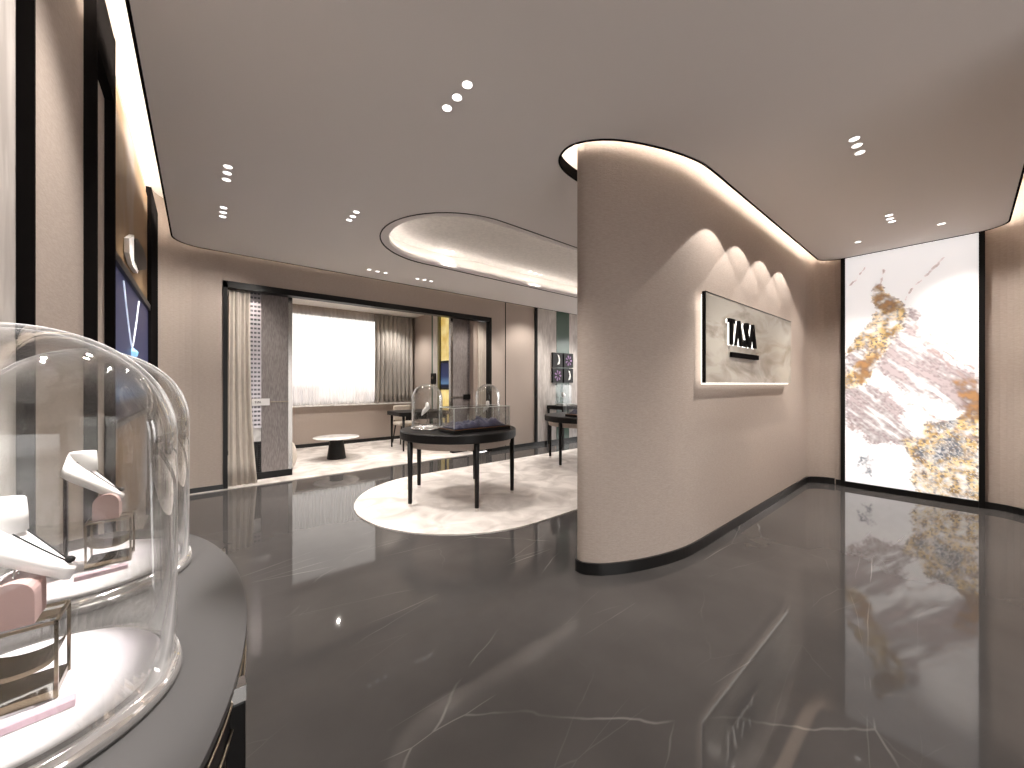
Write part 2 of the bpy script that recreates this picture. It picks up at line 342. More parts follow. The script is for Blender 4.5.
# lintel over an unseen front opening behind the viewer, added to let daylight in
struct(MB().box(-0.42, 3.0, -3.3, -3.2, 2.45, ZT), 'wall_front', M['wall'])

# ceiling with light coves
ring = catmull([(3.45, 1.29), (3.2, 1.29), (2.95, 1.305), (2.66, 1.375), (2.40, 1.475), (2.20, 1.59), (2.08, 1.72), (2.045, 1.84), (2.10, 1.965), (2.22, 2.04), (2.40, 2.075), (2.65, 2.085)], 6)
couter = [(-0.25, -3.15), (2.87, -3.15), (2.87, -0.45), (3.0, -0.30), (6.50, -0.30)] + arc(6.50, -0.06, 0.24, -90, 0, 8)[1:] + arc(6.50, 1.05, 0.24, 0, 90, 8) + ring + \
         [(9.35, 2.085), (9.35, 6.12), (0.05, 6.12)] + arc(0.05, 5.82, 0.30, 90, 180, 8)
CAP = (2.45, 6.7, 4.01)
hole = capsule(CAP[0], CAP[1], CAP[2], 0.905)
struct(MB().prism(couter, ZC, ZC + SLAB, holes=[list(reversed(hole))]), 'ceiling', M['ceiling'])
struct(MB().box(-0.55, 9.7, -3.3, 6.4, ZT, ZT + 0.1), 'ceiling_upper', M['cove'])
struct(ribbon(couter, -0.006, 0.008, ZC - 0.006, ZC + SLAB, closed=True), 'trim_4', M['matt'])
ib = len(couter) - 11   # the stretch along the back wall carries a dimmer strip
front_path = [couter[-1]] + couter[:ib]
back_path = couter[ib:]
struct(ribbon(front_path, 0.02, 0.045, ZC + SLAB + 0.002, ZC + SLAB + 0.02), 'trim_5', M['led'])
struct(ribbon(back_path, 0.02, 0.045, ZC + SLAB + 0.002, ZC + SLAB + 0.02), 'trim_13', M['ledback'])
# oval recess
struct(ribbon(hole, -0.004, 0.010, ZC - 0.004, ZC + 0.02, closed=True), 'trim_6', M['black'])
struct(ribbon(hole, 0.011, 0.10, ZC + 0.004, ZC + 0.04, closed=True), 'ceiling_lip', M['ceiling'])
cav = MB(); cav.prism(capsule(CAP[0], CAP[1], CAP[2], 1.0), 3.335, 3.36)
struct(cav, 'ceiling_recess', M['cavity'])
struct(ribbon(capsule(CAP[0], CAP[1], CAP[2], 0.955), -0.02, 0, ZC + 0.04, 3.335, closed=True), 'ceiling_recess_side', M['cove'])
struct(ribbon(hole, 0.030, 0.050, ZC + 0.045, ZC + 0.058, closed=True), 'trim_7', M['ledcool'])

# ------------------------------------------------------------------ left wall built-up elements
def fin(y, t): struct(MB().box(-0.42, -0.378, y, y + t, 0.075, 3.40), 'trim_8', M['matt'])
for y, t in ((1.765, 0.012), (2.64, 0.03), (3.14, 0.03), (5.28, 0.42), (5.71, 0.40)): fin(y, t)
struct(MB().box(-0.42, -0.414, -3.1, 5.85, 3.402, ZT - 0.001), 'wall_cove_band', M['cove'])
struct(MB().box(-0.42, -0.412, 0.2, 1.78, 0.075, 3.40), 'wall_marble', M['stripe'])
struct(MB().box(-0.42, -0.38, 2.67, 3.14, 3.03, 3.40), 'trim_9', M['matt'])
g = thing('wall_artwork', 'large gold and cloudy blue artwork panel high on the left wall', 'artwork', (-0.42, 4.3, 0))
MB().box(0.002, 0.010, -1.12, 0.99, 2.21, 3.30).build('canvas', M['gold'], g)
MB().box(0.002, 0.010, -1.12, 0.99, 0.35, 1.12).build('lower_canvas', M['gold'], g)
s = thing('wall_screen', 'dark navy screen with a diamond necklace picture on the left wall', 'screen', (-0.42, 4.3, 0))
MB().box(0.002, 0.016, -1.12, 0.99, 1.17, 2.14).build('display_panel', M['screen'], s)
MB().box(0.002, 0.035, -1.12, 0.99, 2.145, 2.20).build('top_frame', M['black'], s); MB().box(0.002, 0.035, -1.12, 0.99, 1.13, 1.165).build('bottom_frame', M['black'], s)
st = MB(); 
def vz(t): return (-0.62 + 0.42 * t, 2.10 - 0.42 * (t ** 0.85))
for sgn in (-1, 1):
    pts = []
    for i in range(22):
        t = i / 21; pts.append((0.018, -0.21 + sgn * 0.42 * (1 - t) ** 0.8, 2.105 - 0.43 * t))
    st.tube(pts, 0.006, 6)
nk = st.build('necklace_picture', M['sparkle'], s)
MB().lathe([(0.001, -0.05), (0.03, -0.02), (0.035, 0.01), (0.001, 0.05)], 8, (0.02, -0.21, 1.635), smooth=False).build('gem', M['gem'], s)
e = thing('octagonal_emblem', 'black octagonal emblem with white edge on the gold artwork', 'emblem', (-0.41, 4.2, 2.42))
MB().yzprism([(-0.20, 0.07), (-0.05, 0.12), (0.38, 0.15), (0.58, 0.10), (0.58, 0.03), (0.40, -0.02), (0.06, -0.10), (-0.20, -0.09)], 0.004, 0.035).build('plaque', M['black'], e)
MB().yzprism([(-0.46, 0.0), (-0.21, 0.10), (-0.205, -0.08), (0.05, -0.11), (0.0, -0.14), (-0.30, -0.15), (-0.46, -0.10)], 0.004, 0.03).build('edge', M['white'], e)

# ------------------------------------------------------------------ counter in the left foreground
CX, CY, CA, CB = -0.25, 1.14, 0.335, 0.735
CZ = 0.89
def dshape(a, b, back=-0.155, n=72):
    a0 = math.acos(max(-1, back / a)); pts = []
    for i in range(n + 1):
        t = -a0 + 2 * a0 * i / n
        pts.append((a * math.cos(t), b * math.sin(t)))
    return pts
cn = thing('display_counter', 'long oval dark grey counter against the left wall carrying two glass domes', 'counter', (CX, CY, 0))
MB().prism(dshape(CA, CB), CZ - 0.012, CZ).build('countertop', M['ctop'], cn)
MB().prism(dshape(CA - 0.006, CB - 0.006), CZ - 0.10, CZ - 0.013).build('rim', M['blackmatt'], cn)
MB().prism(dshape(CA - 0.06, CB - 0.06), CZ - 0.20, CZ - 0.101).build('apron', M['wall'], cn)
rimline = MB(); 
for zz in (CZ - 0.03, CZ - 0.075):
    p = dshape(CA - 0.003, CB - 0.003); rimline.tube([(x, y, zz) for x, y in p], 0.0022, 6)
rimline.build('rim_inlay', M['bronze'], cn)
for (lx, ly) in ((0.297, -0.335), (0.297, 0.335), (0.06, 0.66), (0.06, -0.66)):
    lg = MB().box(lx - 0.014, lx + 0.014, ly - 0.014, ly + 0.014, 0.03, CZ - 0.035).build('leg', M['black'], cn, bevel=0.003)
    MB().box(lx - 0.0145, lx + 0.0145, ly - 0.0145, ly + 0.0145, CZ - 0.034, CZ - 0.008).build('cap', M['chrome'], lg)
    MB().box(lx - 0.015, lx + 0.015, ly - 0.015, ly + 0.015, 0.0, 0.03).build('foot', M['chrome'], lg)

def dome_profile(R, H, t, rc=None):
    zc = H - R; o = [(R, 0), (R, zc)] + [(R * math.cos(a), zc + R * math.sin(a)) for a in [PI / 2 * i / 18 for i in range(1, 18)]] + [(0.0005, H)]
    r2 = R - t; i_ = [(0.0005, H - t)] + [(r2 * math.cos(a), zc + r2 * math.sin(a)) for a in [PI / 2 * i / 18 for i in range(17, 0, -1)]] + [(r2, zc), (r2, 0)]
    return o + i_
def make_dome(name, label, loc, R, H, group=None, n=72):
    t = thing(name, label, 'glass dome', loc, group)
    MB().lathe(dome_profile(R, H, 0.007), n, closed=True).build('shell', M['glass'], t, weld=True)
    MB().lathe([(R + 0.006, 0), (R + 0.007, 0.012), (R + 0.002, 0.03), (R - 0.009, 0.03), (R - 0.012, 0.0)], n, closed=True).build('base_ring', M['rimglass'], t)
    return t
DOMES = [(-0.215, 0.915, 'near'), (-0.216, 1.445, 'far')]
for (x, y, w_) in DOMES:
    near = w_ == 'near'
    pl = thing('display_plinth', 'low dark plinth with lilac white pad under the %s' % ('nearest glass dome' if near else 'second glass dome from the viewer'), 'plinth', (x, y, CZ + 0.0005), 'plinths under the counter domes')
    R = 0.162 if near else 0.172
    MB().lathe([(0.001, 0), (R + 0.004, 0), (R + 0.004, 0.016), (R - 0.004, 0.02), (R - 0.004, 0.030), (0.001, 0.030)], 64, smooth=False).build('base', M['blackmatt'], pl)
    MB().lathe([(0.001, 0.0305), (R, 0.0305), (R + 0.001, 0.036), (R - 0.003, 0.040), (0.001, 0.040)], 64).build('pad', M['pad'], pl)
    MB().lathe([(R + 0.0045, 0.006), (R + 0.006, 0.006), (R + 0.006, 0.011), (R + 0.0045, 0.011)], 64, closed=True).build('trim_ring', M['bronze'], pl)
    dm = make_dome('glass_dome', 'tall clear glass dome on the counter, %s' % ('nearest the viewer' if near else 'the farther one'), (x, y, CZ + 0.001), 0.184 if near else 0.193, 0.60, 'counter glass domes', 96)
    zb = CZ + 0.0415
    # bronze framed riser
    rx, ry = x + (0.010 if near else 0.034), y - 0.012 + (0 if near else 0.02)
    rs = thing('bronze_riser', 'small open bronze riser frame under the pink cushion in the %s dome' % w_, 'riser', (rx, ry, zb), 'bronze risers')
    hw = 0.040; ht = 0.115
    MB().box(-hw, hw, -0.035, 0.035, 0, 0.012).build('bottom_plate', M['brass'], rs)
    mm = []
    for k in range(13):
        a = PI * k / 12; mm.append((-0.0375 * math.cos(a), 0.058 - 0.016 * math.sin(a)))
    mm2 = [(p[0], p[1] + 0.007) for p in reversed(mm)]
    MB().xzprism(mm + mm2, -0.030, 0.030).build('curved_shelf', M['brass'], rs)
    for sx in (-1, 1):
        for sy in (-1, 1):
            MB().box(sx * hw - 0.002, sx * hw + 0.002, sy * 0.035 - 0.002, sy * 0.035 + 0.002, 0.0, ht).build('post', M['brass'], rs)
    MB().box(-hw, hw, -0.037, -0.033, ht - 0.004, ht).box(-hw, hw, 0.033, 0.037, ht - 0.004, ht).box(-hw - 0.002, -hw + 0.002, -0.035, 0.035, ht - 0.004, ht).box(hw - 0.002, hw + 0.002, -0.035, 0.035, ht - 0.004, ht).box(-hw, hw, -0.012, 0.012, ht - 0.004, ht).build('top_rail', M['bronze'], rs)
    # pink arched cushion with ring
    cu = thing('ring_cushion', 'dusty pink arched ring cushion on the bronze riser in the %s dome' % w_, 'cushion', (rx - 0.006, ry, zb + ht + 0.0005), 'pink ring cushions')
    ar = [(-0.024, 0), (0.024, 0), (0.024, 0.042)] + [(0.024 * math.cos(PI * k / 12), 0.042 + 0.024 * math.sin(PI * k / 12)) for k in range(1, 12)] + [(-0.024, 0.042)]
    MB().xzprism(ar, -0.028, 0.028).build('arch', M['pink'], cu, bevel=0.004)
    rg = MB().tube([(0, 0.0 + 0.011 * math.cos(2 * PI * k / 16), 0.068 + 0.009 * math.sin(2 * PI * k / 16)) for k in range(16)], 0.0012, 6, closed=True); rg.build('ring', M['chrome'], cu)
    # slim pink card strip on the pad
    pc = MB().box(-0.045, 0.045, -0.009, 0.009, 0, 0.010).build('card_strip', M['palepink'], None, (x + 0.03, y - 0.085, zb), bevel=0.001)
    tag(pc, 'slim pale pink card strip lying on the pad in the %s dome' % w_, 'strip', 'pink card strips')
    pc.rotation_euler = (0, 0, math.radians(8))
    # necklace bust : collar and sloping bib that faces the room (+x)
    bs = thing('necklace_bust', 'white sloping necklace bust on a slender stand in the %s dome' % w_, 'bust', (x, y + 0.02, zb), 'white necklace busts')
    zt = 0.262
    nu, nv = 16, 14
    P = []; Q = []
    for i in range(nu + 1):
        u = i / nu
        hwid = 0.078 * (1 - u) ** 0.62 * (0.86 + 0.14 * math.cos(u * PI)) + 0.0035
        if u < 0.12: hwid *= 0.80 + u / 0.12 * 0.20
        xc = -0.040 + 0.098 * u
        zc = zt + 0.026 - 0.123 * u
        for j in range(nv + 1):
            v = -1 + 2 * j / nv
            P.append((xc, v * hwid, zc - 0.026 * (abs(v) ** 2) * (1 - u) + 0.004 * (1 - v * v)))
            Q.append((xc - 0.006, v * hwid * 0.97, zc - 0.026 * (abs(v) ** 2) * (1 - u) - 0.015 - 0.008 * (1 - v * v) * (1 - u)))
    n1 = len(P); fs = []
    for i in range(nu):
        for j in range(nv):
            a = i * (nv + 1) + j; fs.append((a, a + 1, a + nv + 2, a + nv + 1)); fs.append((n1 + a, n1 + a + nv + 1, n1 + a + nv + 2, n1 + a + 1))
    for i in range(nu):
        for j in (0, nv):
            a = i * (nv + 1) + j; fs.append((a, a + nv + 1, n1 + a + nv + 1, n1 + a))
    for j in range(nv):
        for i in (0, nu):
            a = i * (nv + 1) + j; fs.append((a, a + 1, n1 + a + 1, n1 + a))
    MB().add(P + Q, fs, True).build('bib', M['white'], bs)
    MB().lathe([(0.001, zt - 0.02), (0.027, zt - 0.02), (0.0265, zt + 0.005), (0.0245, zt + 0.029), (0.023, zt + 0.031), (0.001, zt + 0.031)], 32, (-0.018, 0, 0)).build('neck', M['white'], bs)
    MB().box(-0.050, -0.044, -0.008, 0.008, 0.0, zt - 0.03).build('stand', M['black'], bs)
    # necklace
    nk = thing('necklace', 'thin dark necklace with a black pendant draped on the bust in the %s dome' % w_, 'necklace', (x, y + 0.02, zb), 'necklaces in the counter domes')
    for_ = MB()
    for sg in (-1, 1):
        pts = []
        for k in range(15):
            u = 0.16 + (0.93 - 0.16) * k / 14
            vv = sg * 0.026 * (1 - ((u - 0.16) / 0.77)) ** 0.7 if u < 0.93 else 0
            hwid = 0.078 * (1 - u) ** 0.62 * (0.86 + 0.14 * math.cos(u * PI)) + 0.0035
            v = vv / hwid
            pts.append((-0.040 + 0.098 * u, vv, zt + 0.026 - 0.123 * u - 0.026 * v * v * (1 - u) + 0.004 * (1 - v * v) + 0.0012))
        for_.tube(pts, 0.0011, 6)
    for_.build('chain', M['black'], nk)
    pz = zt + 0.026 - 0.123 * 0.93 + 0.008
    MB().lathe([(0.001, -0.006), (0.006, -0.003), (0.007, 0.001), (0.004, 0.005), (0.001, 0.006)], 12, (-0.040 + 0.098 * 0.93, 0, pz)).build('pendant', M['blackmatt'], nk)

# ------------------------------------------------------------------ rugs
rg = MB().prism(capsule(2.59, 6.6, 4.05, 1.30, 40), 0, 0.012).build('oval_rug', M['rug'])
tag(rg, 'long oval cream rug on the dark floor under the round display tables', 'rug')
rg2 = MB().box(-0.2, 4.3, 6.235, 9.19, 0, 0.012).build('room_carpet', M['rug'])
tag(rg2, 'cream carpet covering the side room floor up to the opening', 'carpet')

# ------------------------------------------------------------------ round display tables
def round_table(x, y, label):
    t = thing('round_display_table', label, 'table', (x, y, 0.012), 'round display tables')
    MB().lathe([(0.001, 0.838), (0.700, 0.838), (0.712, 0.828), (0.712, 0.748), (0.705, 0.740), (0.001, 0.740)], 80, smooth=False).build('tabletop', M['blackmatt'], t, bevel=0.002)
    MB().lathe([(0.001, 0.739), (0.655, 0.739), (0.640, 0.660), (0.001, 0.655)], 72, smooth=False).build('apron', M['wall'], t)
    for a in (183, 111, 39, -33, -105):
        ca, sa = math.cos(math.radians(a)), math.sin(math.radians(a))
        lg = MB().tube([(0.668 * ca, 0.668 * sa, 0.739), (0.668 * ca, 0.668 * sa, 0.035)], [0.031, 0.023], 16).build('leg', M['blackmatt'], t)
        MB().cyl(0.0225, 0.020, 0.0, 0.036, 16, (0.668 * ca, 0.668 * sa, 0)).build('foot', M['chrome'], lg)
    return t
round_table(2.50, 4.05, 'round black display table on slim legs, nearest on the oval rug')
round_table(5.30, 4.35, 'round black display table half hidden behind the curved feature wall')
TZ = 0.851
def glass_case(x0, x1, y0, y1, z, h, label):
    cx_, cy_ = (x0 + x1) / 2, (y0 + y1) / 2; a, b = (x1 - x0) / 2, (y1 - y0) / 2
    bz = thing('display_tray', 'flat black tray with copper edging on the ' + label, 'tray', (cx_, cy_, z), 'black display trays')
    MB().box(-a - 0.012, a + 0.012, -b - 0.012, b + 0.012, 0, 0.036).build('slab', M['blackmatt'], bz, bevel=0.003)
    MB().box(-a - 0.006, a + 0.006, -b - 0.006, b + 0.006, 0.0365, 0.043).build('edging', M['orange'], bz)
    t = thing('glass_case', 'rectangular clear glass case on the ' + label, 'case', (cx_, cy_, z + 0.0435), 'rectangular glass cases')
    g = 0.006
    for nm, bx in (('side_pane', (-a, -a + g, -b, b, 0, h)), ('side_pane', (a - g, a, -b, b, 0, h)), ('front_pane', (-a + g, a - g, -b, -b + g, 0, h)), ('back_pane', (-a + g, a - g, b - g, b, 0, h)), ('top_pane', (-a, a, -b, b, h, h + g))):
        MB().box(*bx).build(nm, M['boxglass'], t)
    ed = MB()
    for sx in (-1, 1):
        for sy in (-1, 1): ed.box(sx * a - 0.003, sx * a + 0.003, sy * b - 0.003, sy * b + 0.003, 0, h)
    for sy in (-1, 1): ed.box(-a, a, sy * b - 0.003, sy * b + 0.003, h, h + 0.007)
    for sx in (-1, 1): ed.box(sx * a - 0.003, sx * a + 0.003, -b, b, h, h + 0.007)
    ed.build('edges', M['glassedge'], t)
    # navy velvet landscape
    n, k = 40, 16; vs = []; fs = []
    for i in range(n + 1):
        for j in range(k + 1):
            u = i / n; v = j / k; ex = min(u, 1 - u, v, 1 - v) * 6; ex = min(1, ex)
            hh = 0.004 + ex * (0.035 + 0.085 * max(0, noise.noise(Vector((u * 4.2 + x0, v * 2.4, 3.1))) + 0.35) + 0.03 * noise.noise(Vector((u * 16, v * 8, 9))))
            vs.append((-a * 0.93 + 2 * a * 0.93 * u, -b * 0.9 + 2 * b * 0.9 * v, hh))
    for i in range(n):
        for j in range(k): q = i * (k + 1) + j; fs.append((q, q + 1, q + k + 2, q + k + 1))
    nb = len(vs)
    bnd = [i * (k + 1) for i in range(n + 1)] + [n * (k + 1) + j for j in range(1, k + 1)] + [i * (k + 1) + k for i in range(n - 1, -1, -1)] + [j for j in range(k - 1, 0, -1)]
    vs += [(vs[q][0], vs[q][1], 0) for q in bnd]
    m_ = len(bnd)
    for i in range(m_): fs.append((bnd[i], bnd[(i + 1) % m_], nb + (i + 1) % m_, nb + i))
    fs.append(tuple(nb + i for i in range(m_)))
    vv = MB().add(vs, fs, True).build('velvet_landscape', M['navy'], None, (cx_, cy_, z + 0.044))
    tag(vv, 'crumpled navy velvet landscape inside the case on the ' + label, 'velvet display', 'navy velvet displays')
    return vs, (cx_, cy_, z + 0.044)
vs, o3 = glass_case(2.14, 2.92, 3.57, 3.90, TZ, 0.235, 'nearest round table')
for (u, v, r) in ((0.46, 0.45, 0.028), (0.56, 0.4, 0.022)):
    i = int(u * 40); j = int(v * 16); p = vs[i * 17 + j]
    b_ = MB().lathe([(0.001, -r * 0.4), (r * 0.8, -r * 0.3), (r, 0.1 * r), (r * 0.55, r * 0.6), (0.001, r * 0.65)], 8, smooth=False).build('jewel', M['silver'], None, (o3[0] + p[0], o3[1] + p[1], o3[2] + p[2] + r * 0.45))
    tag(b_, 'sparkling silver jewel on the navy velvet, %s of the pair' % ('left' if u < 0.5 else 'right'), 'jewel', 'jewels on the velvet')
glass_case(4.78, 5.52, 3.98, 4.32, TZ, 0.16, 'half hidden round table')
def small_dome(x, y, z, R, H, where, white=True):
    pb = thing('white_display_pad', 'round pad of white paper flowers under the ' + where, 'pad', (x, y, z), 'white pads under table domes')
    MB().lathe([(0.001, 0), (R - 0.018, 0), (R - 0.018, 0.012), (0.001, 0.014)], 40).build('disc', M['white'], pb)
    fl = MB()
    for k in range(14):
        a = rnd.uniform(0, 2 * PI); rr = rnd.uniform(0.02, R - 0.05)
        fl.lathe([(0.001, 0.0), (0.020, 0.004), (0.026, 0.018), (0.012, 0.026), (0.001, 0.018)], 7, (rr * math.cos(a), rr * math.sin(a), 0.012), smooth=False)
    fl.build('petals', M['white'], pb)
    make_dome('table_glass_dome', 'clear glass dome, ' + where.replace('dome', 'one'), (x, y, z + 0.0005), R, H, 'glass domes on the round table', 48)
    ed = thing('display_bust', 'small white angled bust inside the ' + where, 'bust', (x, y, z + 0.014), 'small white busts')
    MB().cyl(0.005, 0.005, 0.02, 0.22, 10).build('rod', M['chrome'], ed)
    MB().lathe([(0.001, 0.31), (0.022, 0.30), (0.024, 0.27), (0.035, 0.24), (0.001, 0.20)], 16).build('neck', M['white'], ed)
    pts = [(-0.005, 0, 0.27), (0.0, 0, 0.245), (-0.045, 0, 0.20), (-0.075, 0, 0.155)]
    MB().tube([(p[0], p[1], p[2]) for p in pts], [0.018, 0.030, 0.026, 0.006], 12).build('bib', M['white'], ed)
small_dome(2.14, 4.20, TZ, 0.185, 0.55, 'left dome of the nearest round table')
small_dome(3.00, 4.13, TZ, 0.165, 0.55, 'right dome of the nearest round table')

# ------------------------------------------------------------------ console at the far back wall
cs = thing('console_table', 'slim black console against the back wall under the four picture tiles', 'console', (7.1, 5.95, 0))
MB().box(-0.86, 0.9, -0.22, 0.29, 0.82, 0.90).build('tabletop', M['blackmatt'], cs, bevel=0.004)
for sx in (-0.83, 0.86):
    for sy in (-0.19, 0.26): MB().box(sx - 0.02, sx + 0.02, sy - 0.02, sy + 0.02, 0, 0.82).build('leg', M['blackmatt'], cs)
cc = thing('glass_cube', 'small glass box with a white bust on the wall console', 'glass box', (6.46, 5.93, 0.901))
for bx in ((-0.14, -0.135, -0.13, 0.13, 0, 0.48), (0.135, 0.14, -0.13, 0.13, 0, 0.48), (-0.135, 0.135, -0.13, -0.125, 0, 0.48), (-0.135, 0.135, 0.125, 0.13, 0, 0.48), (-0.14, 0.14, -0.13, 0.13, 0.48, 0.485)):
    MB().box(*bx).build('pane', M['boxglass'], cc)
pdd = MB().box(-0.12, 0.12, -0.11, 0.11, 0, 0.04).build('white_block', M['white'], None, (6.46, 5.93, 0.9015)); tag(pdd, 'flat white block in the small glass box on the wall console', 'block')
bb = thing('console_bust', 'little white necklace bust in the glass box on the wall console', 'bust', (6.46, 5.93, 0.942))
MB().cyl(0.006, 0.006, 0, 0.16, 8).build('rod', M['chrome'], bb)
MB().tube([(-0.02, 0, 0.27), (-0.015, 0, 0.23), (0.02, 0, 0.19), (0.06, 0, 0.14)], [0.02, 0.035, 0.05, 0.008], 12).build('bib', M['white'], bb)
for px_, lab in ((6.26, 'left of the small glass box'), (6.68, 'right of the small glass box')):
    v = MB().lathe([(0.001, 0), (0.035, 0), (0.035, 0.20), (0.028, 0.20), (0.028, 0.02), (0.001, 0.02)], 20, smooth=True).build('glass_cylinder', M['boxglass'], None, (px_, 5.93, 0.901))
    tag(v, 'small clear glass cylinder on the wall console ' + lab, 'glass', 'glass cylinders')
tiles = [(6.56, 1.80, 'upper left', 0), (6.94, 1.80, 'upper right', 1), (6.56, 1.43, 'lower left', 1), (6.94, 1.43, 'lower right', 0)]
for (x, z, lab, k) in tiles:
    t = thing('picture_tile', '%s of the four square black jewellery pictures on the back wall' % lab, 'picture', (x, 6.24, z), 'jewellery picture tiles')
    MB().box(-0.165, 0.165, -0.05, 0, 0, 0.345).build('frame', M['black'], t)
    if k == 0:
        MB().xzprism([(-0.02, 0.06), (0.05, 0.08), (0.07, 0.17), (0.04, 0.28), (-0.01, 0.30), (0.02, 0.22), (0.03, 0.17), (0.01, 0.11)], -0.056, -0.0505).build('image', M['white'], t)
    else:
        for q in range(7):
            a = 2 * PI * q / 7
            if q == 0: mbq = MB()
            mbq.xzprism([(0.03 * math.cos(a), 0.17 + 0.03 * math.sin(a)), (0.10 * math.cos(a - 0.3), 0.17 + 0.11 * math.sin(a - 0.3)), (0.12 * math.cos(a), 0.17 + 0.13 * math.sin(a)), (0.10 * math.cos(a + 0.2), 0.17 + 0.11 * math.sin(a + 0.2))], -0.056, -0.0505)
        mbq.build('image', mat('violet flower print', (0.22, 0.12, 0.26), 0.5), t)

# ------------------------------------------------------------------ sign on the feature wall
sg = thing('stone_sign', 'pale stone sign panel with black raised TASA letters and glowing edge', 'sign', (4.40, 1.44, 1.41))
MB().box(-1.19, 1.19, -0.075, -0.050, 0, 0.752).build('stone_panel', M['stone'], sg)
MB().box(-1.202, -1.1905, -0.078, -0.049, -0.002, 0.754).build('side_edge', M['black'], sg)
MB().box(-1.20, 1.19, -0.078, -0.049, 0.7525, 0.758).build('top_edge', M['black'], sg)
MB().box(-1.196, 1.18, -0.048, -0.040, -0.012, 0.735).build('halo_back', M['halo'], sg)
# lettering, local units: height 1
def letter_mesh(polys, x, z, hgt, y0, y1, name, par, ma='matt'):
    mb = MB()
    for p in polys: mb.xzprism([(x + a * hgt, z + b * hgt) for a, b in p], y0, y1)
    return mb.build(name, M[ma], par)
Tp = [[(0, 1), (0, 0.84), (0.04, 0.84), (0.10, 0.92), (0.18, 0.92), (0.18, 0), (0.37, 0), (0.37, 0.92), (0.46, 0.92), (0.52, 0.84), (0.56, 0.84), (0.56, 1)]]
Ap = [[(0.30, 1), (0.44, 1), (0.74, 0), (0.53, 0)], [(0.30, 0.98), (0.33, 0.86), (0.08, 0), (0.0, 0)], [(0.13, 0.30), (0.15, 0.36), (0.44, 0.36), (0.45, 0.30)]]
Sp = [[(0.06, 0.98), (0.20, 1.0), (0.50, 0.30), (0.50, 0.12), (0.42, 0.02), (0.30, 0.02), (0.34, 0.16), (0.04, 0.74), (0.0, 0.86)], [(0.20, 1.0), (0.44, 1.0), (0.44, 0.76), (0.41, 0.76), (0.36, 0.92), (0.22, 0.92)], [(0.02, 0.0), (0.02, 0.28), (0.05, 0.28), (0.12, 0.08), (0.30, 0.08), (0.33, 0.0)]]
hh = 0.232
x0 = -0.775
for polys, dx in ((Tp, 0), (Ap, 0.48), (Sp, 1.18), (Ap, 1.62)):
    lo_ = letter_mesh(polys, x0 + dx * hh * 1.36, 0.345, hh, -0.105, -0.083, 'letter', sg)
    letter_mesh(polys, x0 + dx * hh * 1.36 - 0.010, 0.341, hh, -0.082, -0.0755, 'letter_glow', lo_, 'halo')
sub = MB(); x = -0.70
while x < -0.03:
    wd = rnd.choice((0.018, 0.024, 0.030)); sub.box(x, x + wd, -0.098, -0.079, 0.235, 0.280); x += wd + 0.007
sub.box(-0.70, -0.02, -0.088, -0.079, 0.243, 0.272)
sub.build('small_lettering', M['matt'], sg)

# ------------------------------------------------------------------ lit artwork panel
def clamp(a, lo=0.0, hi=1.0): return max(lo, min(hi, a))
def sstep(a, b, x):
    t = clamp((x - a) / (b - a)); return t * t * (3 - 2 * t)
def inpoly(x, y, P):
    c = False; j = len(P) - 1
    for i in range(len(P)):
        xi, yi = P[i]; xj, yj = P[j]
        if (yi > y) != (yj > y) and x < (xj - xi) * (y - yi) / (yj - yi) + xi: c = not c
        j = i
    return c
def sdist(x, y, P):
    d = 9.0; n = len(P)
    for i in range(n):
        x1, y1 = P[i]; x2, y2 = P[(i + 1) % n]; dx, dy = x2 - x1, y2 - y1
        t = clamp(((x - x1) * dx + (y - y1) * dy) / (dx * dx + dy * dy + 1e-9)); q = math.hypot(x - x1 - t * dx, y - y1 - t * dy)
        if q < d: d = q
    return -d if inpoly(x, y, P) else d
# u: 0 left .. 1 right as seen, v: 0 top .. 2.7 bottom (aspect kept)
AS = 2.62
MAUVE = [[(0.50, 0.66), (0.55, 0.70), (0.56, 0.95), (0.66, 1.15), (0.80, 1.30), (1.0, 1.40), (1.0, 1.68), (0.86, 1.72), (0.62, 1.62), (0.42, 1.42), (0.28, 1.28), (0.32, 1.12), (0.42, 0.95), (0.48, 0.80)],
         [(0.0, 1.50), (0.10, 1.52), (0.26, 1.56), (0.42, 1.62), (0.52, 1.74), (0.44, 1.86), (0.54, 2.02), (0.44, 2.16), (0.24, 2.10), (0.05, 1.94), (0.0, 1.86)],
         [(0.02, 1.18), (0.18, 1.05), (0.26, 1.10), (0.16, 1.28), (0.02, 1.34)]]
GOLD = [[(0.27, 0.42), (0.34, 0.44), (0.46, 0.58), (0.46, 0.74), (0.40, 0.92), (0.34, 1.08), (0.26, 1.20), (0.22, 1.36), (0.10, 1.50), (0.0, 1.50), (0.0, 1.36), (0.12, 1.30), (0.22, 1.12), (0.12, 1.10), (0.02, 1.14), (0.10, 0.98), (0.24, 0.82), (0.30, 0.64), (0.25, 0.52)],
        [(0.50, 2.10), (0.64, 1.94), (0.84, 1.92), (0.88, 1.74), (1.0, 1.66), (1.0, 2.62), (0.60, 2.62), (0.56, 2.34)]]
BROWN = [[(0.86, 1.48), (1.0, 1.46), (1.0, 1.82), (0.88, 1.80)], [(0.26, 0.40), (0.34, 0.46), (0.44, 0.60), (0.36, 0.68), (0.28, 0.62)], [(0.08, 1.30), (0.26, 1.16), (0.22, 1.34), (0.12, 1.46)]]
BLUE = [[(0.74, 2.14), (0.88, 2.04), (0.86, 2.24), (0.74, 2.30)], [(0.56, 2.18), (0.64, 2.18), (0.64, 2.24), (0.58, 2.24)], [(0.70, 1.92), (0.84, 1.90), (0.78, 1.99)], [(0.14, 2.40), (0.22, 2.34), (0.20, 2.50)]]
